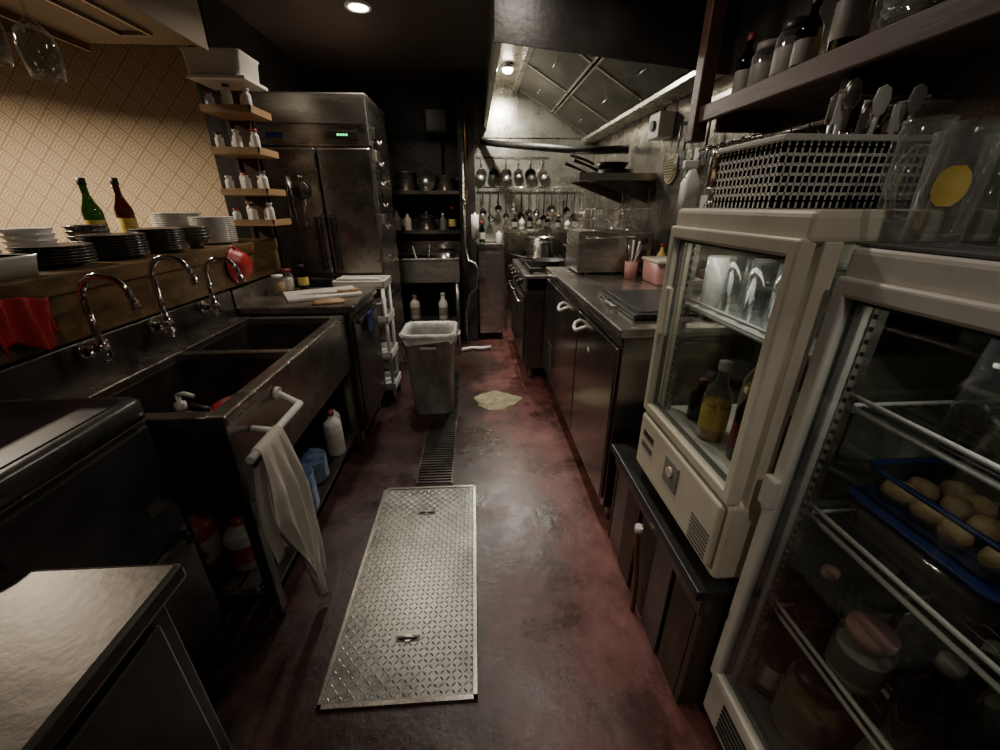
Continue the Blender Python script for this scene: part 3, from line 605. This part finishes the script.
for i in range(5): a=i*1.26; b.tube([(.01*math.cos(a),.01*math.sin(a),.01),(.05*math.cos(a),.05*math.sin(a),.20+.02*(i%3))],[.003,.007],[STEEL,WPL,BLACK][i%3],6)
b.done()
b=B('folded_paper_napkins').box(1.05,1.2,2.04,2.18,.931,.975,PAPER,.004).box(1.055,1.195,2.045,2.175,.975,.99,CER,.004).done()
bottle('condiment_bottle',1.17,2.54,.931,.2,.03,YEL,PAPER,RED)
# ---------------------------------------------------------------- right wall rail & things
b=B('hanging_rail').tube([(1.13,1.10,1.60),(1.13,2.20,1.60)],.009,CHROME)
for y in (1.15,1.65,2.15): b.cyl((1.13,y,1.60),(1.249,y,1.60),.007,CHROME)
for y in (1.18,1.25,1.32,1.4,1.47,1.55,1.7,1.78,1.85,1.93,2.0,2.1): b.tube([(1.13,y,1.612),(1.112,y,1.60),(1.112,y,1.57),(1.10,y,1.555),(1.09,y,1.57)],.003,CHROME,6)
b.done()
b=B('steel_pitcher',T(.98,1.70,1.41,20)).lathe((0,0,0),[(0,0),(.052,0),(.056,.01),(.054,.09),(.048,.12),(.054,.14),(.05,.14),(.045,.12),(.05,.01),(0,.006)],CHROME,24).tube([(.052,0,.12),(.092,0,.11),(.092,0,.04),(.053,0,.025)],.006,CHROME).tube([(.045,.01,.14),(.105,.01,.158)],.003,CHROME).done()
b=B('measuring_jug',T(1.0,1.52,1.39,160)).lathe((0,0,0),[(0,0),(.04,0),(.045,.12),(.042,.12),(.037,.006),(0,.005)],STEELB,24).tube([(.043,0,.11),(.075,0,.10),(.075,0,.04),(.043,0,.025)],.006,BLACK).tube([(-.038,0,.12),(-.088,0,.172)],.003,CHROME).done()
b=B('spray_bottle',T(1.05,2.08,1.33)).loft([rrect(0,0,z,h,h*.8,.012) for z,h in ((0,.038),(.12,.04),(.16,.022),(.18,.014))],WPL).box(-.05,.02,-.012,.012,.18,.215,WPL,.005).tube([(-.03,0,.185),(-.04,0,.15),(-.03,0,.14)],.004,WPL).tube([(.0,0,.21),(.04,0,.24)],.003,CHROME).done()
for i,y in enumerate((1.18,1.25,1.32,1.4,1.47,1.60,1.93,2.0)):
    t=i%4; mm=[BLACK,STEELB,CHROME,WPL,STEELB,BLACK,STEELB,WPL][i]
    b=B(['spatula','ladle','whisk','spatula'][t],T(1.088,y,1.553)).tube([(0,0,0),(0,0,-.16)],.006,mm,8)
    if t==2:
        for k in range(6): a=k*math.pi/6; b.tube([(.0,0,-.15),(.03*math.cos(a),.03*math.sin(a),-.20),(.034*math.cos(a),.034*math.sin(a),-.24),(0,0,-.28),(-.034*math.cos(a),-.034*math.sin(a),-.24),(-.03*math.cos(a),-.03*math.sin(a),-.20),(0,0,-.15)],.0015,CHROME,5)
    elif t==1: b.lathe((0,0,-.20),[(.035,.02),(.035,.022),(.03,.0),(.02,-.012),(0,-.016)],mm)
    else: b.box(-.003,.003,-.03,.03,-.25,-.16,mm,.002)
    b.done()
# ---------------------------------------------------------------- low stand + showcase 1
b=B('low_stand').box(.53,1.235,.665,1.34,.44,.47,BLACK,.004).box(1.19,1.23,.67,1.33,0,.44,RUST).box(.56,1.2,.67,.69,0,.44,RUST).box(.56,1.2,1.31,1.33,0,.44,RUST)
for i in range(5): y=.69+i*.124; b.box(.56-.006*(i%2),.58,y+.004,y+.118,.0,.44,[RUST,STEELD,RUST,WOOD,STEELD][i],.003)
b.box(.55,.58,.67,1.33,.38,.44,STEELD,.003); b.done()
b=B('small_drain_pipe').tube([(.545,1.0,.365),(.525,1.0,.35),(.525,.995,.30),(.535,.98,.16),(.54,.97,.0)],.009,COPPER).cyl((.527,1.0,.34),(.527,1.0,.365),.014,WPL).done()
def showcase(name,x0,x1,y0,y1,z0,zb,zt,z1,m,pw,shelves,feet,pane,tray,solid=False):
    b=B(name)
    b.box(x0,x1,y0,y1,z0,zb,m,.012,3)
    b.box(x0,x1,y0,y1,zt,z1,m,.012,3)
    for x in (x0+.03,x1-pw):
        for y in (y0,y1-pw): b.box(x,x+pw,y,y+pw,zb-.005,zt+.005,m,.003)
    for y in (y0+.01,y1-.014): b.box(x0+.03+pw,x1-pw,y,y+.004,zb,zt,pane)
    b.box(x1-.012,x1-.008,y0+pw,y1-pw,zb,zt,tray)
    b.box(x0+.04,x1-.02,y0+.016,y1-.016,zb-.002,zb+.008,tray)
    d0,d1=x0-.012,x0+.02; f=pw*.95; a,c=zb+.0,zt+.01
    b.box(d0,d1,y0+.004,y0+f,a,c,m,.006,3).box(d0,d1,y1-f,y1-.004,a,c,m,.006,3).box(d0,d1,y0+f-.01,y1-f+.01,c-f,c,m,.006,3).box(d0,d1,y0+f-.01,y1-f+.01,a,a+f*.9,m,.006,3)
    g=.008
    b.box(x0-.002,x0+.004,y0+f-.002,y1-f+.002,a+f*.8,c-f+.002,pane)
    for yy in (y0+f,y1-f-g): b.box(x0+.008,x0+.018,yy,yy+g,a+f*.8,c-f,GASK)
    b.box(x0+.008,x0+.018,y0+f,y1-f,c-f-g,c-f,GASK).box(x0+.008,x0+.018,y0+f,y1-f,a+f*.9,a+f*.9+g,GASK)
    for y in (y0+pw+.002,y1-pw-.014):
        b.box(x0+.045,x0+.06,y,y+.012,zb,zt,STEELB)
        z=zb+.03
        while z<zt-.02: b.box(x0+.0435,x0+.045,y+.003,y+.009,z,z+.008,BLACK); z+=.022
    for z in shelves:
        if solid: b.box(x0+.065,x1-.03,y0+.035,y1-.035,z-.003,z+.0045,WPL)
        b.tube([(x0+.065,y0+.035,z),(x1-.03,y0+.035,z),(x1-.03,y1-.035,z),(x0+.065,y1-.035,z),(x0+.065,y0+.035,z)],.0055,WPL,8)
        b.tube([(x0+.065,y0+.035,z+.022),(x0+.065,y1-.035,z+.022)],.0045,WPL,8)
        x=x0+.09
        if not solid:
            while x<x1-.04: b.tube([(x,y0+.035,z),(x,y1-.035,z)],.0016,STEEL,6); x+=.03
        for y in (y0+.03,y1-.04): b.box(x0+.06,x0+.075,y,y+.01,z-.012,z-.004,WPL)
    b.cyl((x0+.05,y0+.06,zt-.012),(x0+.05,y1-.06,zt-.012),.008,ADDLENS)  # added glowing rod, not a fitting of the fridge
    for x in (x0+.06,x1-.06):
        for y in (y0+.05,y1-.05):
            if feet: b.cyl((x,y,z0-feet),(x,y,z0+.002),.022,m if feet>.02 else BLACK)
    return b
b=showcase('countertop_display_fridge',.56,1.06,.67,1.16,.505,.73,1.288,1.343,CREAM,.034,(1.075,),.034,PANE,WPL,True)
b.box(.545,.56,.685,1.145,.53,.72,CREAM,.01,3).box(.541,.546,.87,.95,.60,.685,MUTE,.003).cyl((.546,.91,.65),(.535,.91,.65),.015,CREAM)
for i in range(7): b.box(.5425,.546,.70,.78,.545+i*.012,.550+i*.012,GASK)
b.box(.5425,.546,1.04,1.11,.655,.675,STEELD).box(.5425,.546,1.04,1.11,.615,.635,GASK)
b.box(.535,.549,1.08,1.11,1.00,1.14,CREAM,.005); b.done()
b=showcase('upright_display_fridge',.615,1.235,.04,.65,.04,.20,1.232,1.29,WHITE,.034,(1.01,.76,.48),.04,PANED,INNER)
b.box(.62,1.23,.045,.645,1.29,1.294,GASK)
b.box(.588,.604,.615,.648,.77,.84,WHITE,.004)
for i in range(6): b.box(.6115,.615,.10,.58,.065+i*.018,.074+i*.018,BLACK)
b.done()
def tumbler(name,x,y,z,r,h,inv=True):
    pr=[(0,0),(r*.8,0),(r,h),(r*.95,h),(r*.76,.008),(0,.006)]
    M=T(x,y,z) if not inv else T(x,y,z+h,0,180)
    B(name,M).lathe((0,0,0),pr,TGLASS,20).done()
sz=1.081
for x in (.68,.77,.86,.95):
    for y in (.74,.83,.92,1.01):
        tumbler('drinking_glass',x,y,sz,.036,.13 if x>.7 else .15)
B('white_mug',T(.675,1.09,sz)).lathe((0,0,0),[(0,0),(.034,0),(.036,.01),(.036,.14),(.033,.14),(.032,.01),(0,.008)],CER,24).done()
B('white_mug',T(.79,1.09,sz)).lathe((0,0,0),[(0,0),(.034,0),(.036,.01),(.036,.13),(.033,.13),(.032,.01),(0,.008)],CER,24).done()
fz=.7385
bottle('yellow_label_bottle',.66,.95,fz,.23,.036,GLASS,YEL,WPL,.38,OIL,.4)
bottle('soda_bottle',.68,1.06,fz,.13,.03,BOTG,None,DRED,.35,DARKL,.4)
bottle('yellow_label_bottle',.80,.99,fz,.26,.04,GLASS,MUTE,DRED,.38,OIL,.4)
bottle('soda_bottle',.68,.84,fz,.24,.034,BOTG,DRED,BLACK,.38,DARKL,.4)
bottle('soda_bottle',.67,.75,fz,.24,.034,BOTB,DRED,DRED,.38,DARKL,.4)
bottle('wine_bottle',.79,.78,fz,.29,.037,BOTB,PAPER,BLACK,.42,DARKL,.36)
bottle('wine_bottle',.92,.86,fz,.29,.037,BOTG,YEL,BLACK,.42,DARKL,.36)
bottle('sake_bottle',.93,1.02,fz,.28,.04,BOTB,PAPER,DRED,.42,DARKL,.36)
for x in (.78,.90,1.03):
    for y in (.16,.27,.38,.49): tumbler('beer_glass',x,y,1.0165,.045,.155)
def lidbox(x,y,z,hx,hy,h,lid,body=GLASS,fill=FOOD):
    b=B('food_container').loft([rrect(x,y,zz,hx+o,hy+o,.02) for zz,o in ((z,-.01),(z+.006,-.006),(z+h,0))],body)
    if fill: b.loft([rrect(x,y,zz,hx+o,hy+o,.02) for zz,o in ((z+.004,-.016),(z+h*.7,-.008),(z+h*.78,-.03))],fill)
    b.loft([rrect(x,y,zz,hx+.006,hy+.006,.02) for zz in (z+h+.001,z+h+.014)],lid); b.done()
lidbox(.82,.47,.7665,.10,.12,.06,BLUEP,GLASS,MUTE); lidbox(.82,.20,.7665,.10,.12,.07,BLUEP,GLASS,MUTE)
b=B('food_container').loft([rrect(.82,.47,zz,.085+o,.10+o,.02) for zz,o in ((.842,0),(.848,.004),(.905,.012),(.907,.012))],TGLASS,True,False)
for i in range(12):
    x=.765+(i%3)*.052+R.uniform(-.008,.008); y=.40+(i//3)*.047+R.uniform(-.008,.008); rr=R.uniform(.022,.028)
    b.lathe((x,y,.848),[(0,0),(rr*.8,.004),(rr*1.05,.018),(rr*.8,.034),(0,.042)],FOOD,10,M=Matrix.Rotation(R.random()*3,4,'Z')@Matrix.Diagonal((1.15,.85,1,1)))
b.loft([rrect(.82,.47,zz,h,h2,.02) for zz,h,h2 in ((.903,.099,.114),(.911,.101,.116),(.911,.092,.107),(.903,.092,.107))],BLUEP,False,False).done()
lidbox(1.07,.42,.7665,.10,.12,.10,MUTE,GLASS,FOOD); lidbox(1.07,.18,.7665,.10,.11,.10,MUTE,GLASS,PAPER)
def jar(x,y,z,r,h,fill,lid):
    b=B('storage_jar',T(x,y,z)).lathe((0,0,0),[(0,0),(r*.95,0),(r,.01),(r,h*.78),(r*.8,h*.86),(r*.8,h*.9)],GLASS,24).lathe((0,0,0),[(0,.004),(r*.9,.004),(r*.93,.012),(r*.93,h*.6),(0,h*.62)],fill,20).lathe((0,0,0),[(r*.84,h*.86),(r*.86,h*.87),(r*.86,h),(0,h)],lid,20).lathe((0,0,0),[(r*1.01,h*.2),(r*1.02,h*.21),(r*1.02,h*.6),(r*1.01,h*.61)],MUTE,20); b.done()
bottle('soda_bottle',.72,.56,.4865,.17,.032,BOTB,None,PINK,.35,DARKL,.4); jar(.73,.46,.4865,.045,.13,CREAM,PINK); bottle('soda_bottle',.74,.36,.4865,.2,.035,BOTG,None,MUTE,.38,DARKL,.4); bottle('soda_bottle',.83,.55,.4865,.2,.035,BOTB,PAPER,WPL,.38,DARKL,.4); jar(.84,.44,.4865,.05,.17,DARKL,BLACK); jar(.86,.31,.4865,.055,.17,CREAM,WPL); bottle('wine_bottle',.75,.25,.4865,.23,.035,BOTB,PAPER,BLACK,.4,DARKL)
b=B('egg_carton').loft([rrect(.98,.42,zz,.07,.09,.02) for zz in (.4865,.51)],MUTE)
for i in range(4): b.lathe((.95+(i%2)*.06,.38+(i//2)*.07,.51),[(0,0),(.024,.01),(.027,.024),(.018,.045),(0,.052)],CER,14)
b.done()
jar(.74,.50,.2085,.06,.20,FOOD,BLACK); jar(.76,.34,.2085,.065,.22,CREAM,MUTE); bottle('wine_bottle',.72,.59,.2085,.24,.03,BOTG,PAPER,BLACK,.4,DARKL); jar(.90,.46,.2085,.06,.2,MUTE,WPL); jar(.78,.17,.2085,.07,.2,FOOD,MUTE); bottle('wine_bottle',1.02,.5,.2085,.25,.04,BOTB,PAPER,DRED,.4,DARKL)
# ---------------------------------------------------------------- basket on showcase 1
b=B('perforated_plastic_basket'); bx0,bx1,by0,by1,bz0,bz1=.64,.985,.90,1.13,1.3445,1.475
b.box(bx0+.01,bx1-.01,by0+.01,by1-.01,bz0,bz0+.005,WPL)
rows=7; st=(bz1-bz0)/rows; th=.0012
def panel(p0,p1,nrm,cols):
    L=(Vector(p1)-Vector(p0)); ln=L.length; d=L.normalized(); n3=Vector(nrm)*th
    def bx(a,c,z0,z1):
        q=[Vector(p0)+d*a,Vector(p0)+d*c]
        V=[]
        for off in (-n3,n3):
            for (pp,zz) in ((q[0],z0),(q[1],z0),(q[1],z1),(q[0],z1)): V.append((pp.x+off.x,pp.y+off.y,zz))
        b.poly(V,[(0,1,2,3),(4,5,6,7),(0,1,5,4),(1,2,6,5),(2,3,7,6),(3,0,4,7)],WPL)
    for k in range(rows+1):
        z=bz0+st*k; hh=.0064 if 0<k<rows else .016
        bx(0,ln,max(bz0,z-hh),min(bz1,z+hh))
    cw=ln/cols
    for i in range(cols+1): bx(max(0,i*cw-.0056),min(ln,i*cw+.0056),bz0,bz1)
panel((bx0,by0,0),(bx1,by0,0),(0,1,0),22); panel((bx0,by1,0),(bx1,by1,0),(0,1,0),22); panel((bx0,by0,0),(bx0,by1,0),(1,0,0),14); panel((bx1,by0,0),(bx1,by1,0),(1,0,0),14)
b.box(bx0-.010,bx1+.010,by0-.010,by0+.004,bz1-.004,bz1+.008,WPL,.003).box(bx0-.010,bx1+.010,by1-.004,by1+.010,bz1-.004,bz1+.008,WPL,.003).box(bx0-.010,bx0+.004,by0,by1,bz1-.004,bz1+.008,WPL,.003).box(bx1-.004,bx1+.010,by0,by1,bz1-.004,bz1+.008,WPL,.003)
# tools standing in the basket
for i in range(13):
    x=.78+i*.015; y=.94+.15*R.random(); a=R.uniform(-.02,.04); l=.14+.05*R.random(); m=[STEELB,WPL,MUTE,CHROME,WPL][i%5]
    b.tube([(x,y,1.351),(x+a,y+a*.4,1.35+l)],.005,m,8)
    if i%2: b.box(x+a-.014,x+a+.014,y+a*.4-.002,y+a*.4+.002,1.35+l-.01,1.35+l+.045,m,.0015)
    else: b.lathe((x+a,y+a*.4,1.35+l+.02),[(0,-.03),(.014,-.015),(.02,.008),(.015,.028),(0,.035)],m,12,M=Matrix.Diagonal((1,.3,1,1)))
b.done()
def mug(x,y,z,r,h,rz,lab=None):
    b=B('beer_mug',T(x,y,z,rz)).lathe((0,0,0),[(0,0),(r*.9,0),(r*.95,.01),(r*.9,.03),(r,h*.95),(r*1.04,h*.97),(r*1.02,h),(r*.93,h),(r*.84,.03),(r*.8,.016),(0,.014)],GLASS,24)
    b.tube([(r*.93,0,h*.85),(r*1.4,0,h*.88),(r*1.75,0,h*.75),(r*1.8,0,h*.5),(r*1.5,0,h*.25),(r*.9,0,h*.2)],.006,GLASS,10)
    if lab is not None:
        vs=[];n=12;fs=[]
        b.M=T(x,y,z,lab)
        for k in range(9):
            zz=h*(.36+.34*k/8); hw=31*math.sqrt(max(.02,1-((k-4)/4.3)**2))
            for i in range(n+1):
                a=math.radians(-hw+2*hw*i/n); rr=(r*.9+(r*.1)*zz/h)*1.03; vs.append((rr*math.cos(a),rr*math.sin(a),zz))
        for k in range(8):
            for i in range(n): q=k*(n+1)+i; fs.append((q,q+1,q+n+2,q+n+1))
        b.poly(vs,fs,YEL,True)
    b.done()
mz=1.2945
mug(.685,.595,mz,.036,.15,150,222); mug(.775,.535,mz,.036,.15,170,222); mug(.79,.62,mz,.032,.15,100); mug(.88,.60,mz,.036,.15,90); mug(.97,.58,mz,.036,.15,100); mug(.92,.48,mz,.038,.15,200); mug(1.06,.55,mz,.038,.15,100)
mug(.78,.75,1.3445,.034,.14,190); mug(.88,.75,1.3445,.034,.14,160); mug(.98,.77,1.3445,.034,.14,80)
# ---------------------------------------------------------------- upper right shelf
b=B('wooden_wall_shelf').box(.97,1.245,.20,1.90,1.69,1.715,WOOD,.002).box(.945,.97,.20,1.90,1.665,1.725,WOOD,.004)
b.box(.93,.99,1.90,1.96,1.60,2.398,WOOD,.004)
for y in (.4,1.2,1.8): b.box(.98,1.245,y,y+.02,1.62,1.69,WOOD)
b.done()
tz=1.716
platestack('dark_plate_stack',1.10,.62,tz,.11,9,DCER,.012); platestack('serving_plate_stack',1.10,.88,tz,.11,10,STEEL,.012)
bowlstack('glass_bowl_stack',1.10,1.13,tz,.11,6,GLASS,.02); bottle('green_bottle',1.02,1.30,tz,.28,.038,BOTG,MUTE,BLACK); bottle('green_bottle',1.10,1.38,tz,.30,.038,BOTG,YEL,BLACK); bottle('sauce_bottle',1.03,1.46,tz,.2,.035,BOTB,MUTE,BLACK); jar(1.06,1.57,tz,.05,.18,FOOD,BLACK); jar(1.06,1.69,tz,.05,.16,MUTE,MUTE); bottle('sauce_bottle',1.05,1.80,tz,.22,.035,BOTB,MUTE,DRED)
# ---------------------------------------------------------------- lights
def area(name,x,y,z,e,col,size,spread=180,rot=None,sy=None):
    l=bpy.data.lights.new(name,'AREA'); l.shape='DISK' if sy is None else 'RECTANGLE'; l.size=size; l.energy=e; l.color=col; l.spread=math.radians(spread)
    if sy: l.size_y=sy
    o=bpy.data.objects.new(name,l); o.location=(x,y,z)
    if rot: o.rotation_euler=rot
    bpy.context.scene.collection.objects.link(o)
def downlight(x,y,z,e,col=(1,.86,.68),r=.05):  # builds real ceiling lamps and added fill lamps alike
    B('real_or_added_downlight').lathe((x,y,z-.012),[(0,.004),(.055,.004),(.055,.0),(.075,.0),(.078,.011)],WPL).lathe((x,y,z-.010),[(0,0),(.054,0)],LAMP).done()
    area('real_or_added_bulb',x,y,z-.02,e,col,r*2,150)
downlight(-.63,2.97,2.4,13,(1,.86,.70))
downlight(.25,1.80,2.4,6.2,(1,.87,.74))  # added unseen fill lamp over the corridor
downlight(.25,-.45,2.4,4.6,(1,.88,.76))  # added fill lamp behind the camera, out of view
downlight(-2.7,1.9,2.4,42,(1,.84,.64))
downlight(-3.6,2.4,2.4,30,(1,.84,.64))
area('hood_bulb',.30,3.9,2.315,30,(1,.95,.82),.09)
area('added_fridge_fill_1',.612,.915,1.262,.26,(1,.95,.86),.02,180,(0,math.radians(-20),0),.36)  # added light so the countertop fridge contents show
area('added_fridge_fill_2',.668,.345,1.205,.42,(1,.95,.86),.02,180,(0,math.radians(-20),0),.45)  # added light inside the otherwise unlit upright fridge
w=bpy.data.worlds.new('w'); bpy.context.scene.world=w; w.use_nodes=True; w.node_tree.nodes['Background'].inputs[0].default_value=(.02,.02,.02,1)
# ---------------------------------------------------------------- camera
yaw=math.radians(3.5); p=math.radians(23)
f=Vector((math.sin(yaw)*math.cos(p),math.cos(yaw)*math.cos(p),-math.sin(p))); r=Vector((math.cos(yaw),-math.sin(yaw),0)); u=r.cross(f)
Mx=Matrix((r,u,-f)).transposed().to_4x4(); Mx.translation=Vector((0,0,1.35))
c=bpy.data.cameras.new('camera'); c.lens=14.4; c.sensor_width=36; c.clip_start=.02
co=bpy.data.objects.new('camera',c); co.matrix_world=Mx; bpy.context.scene.collection.objects.link(co); bpy.context.scene.camera=co
bpy.context.scene.view_settings.exposure=0.2
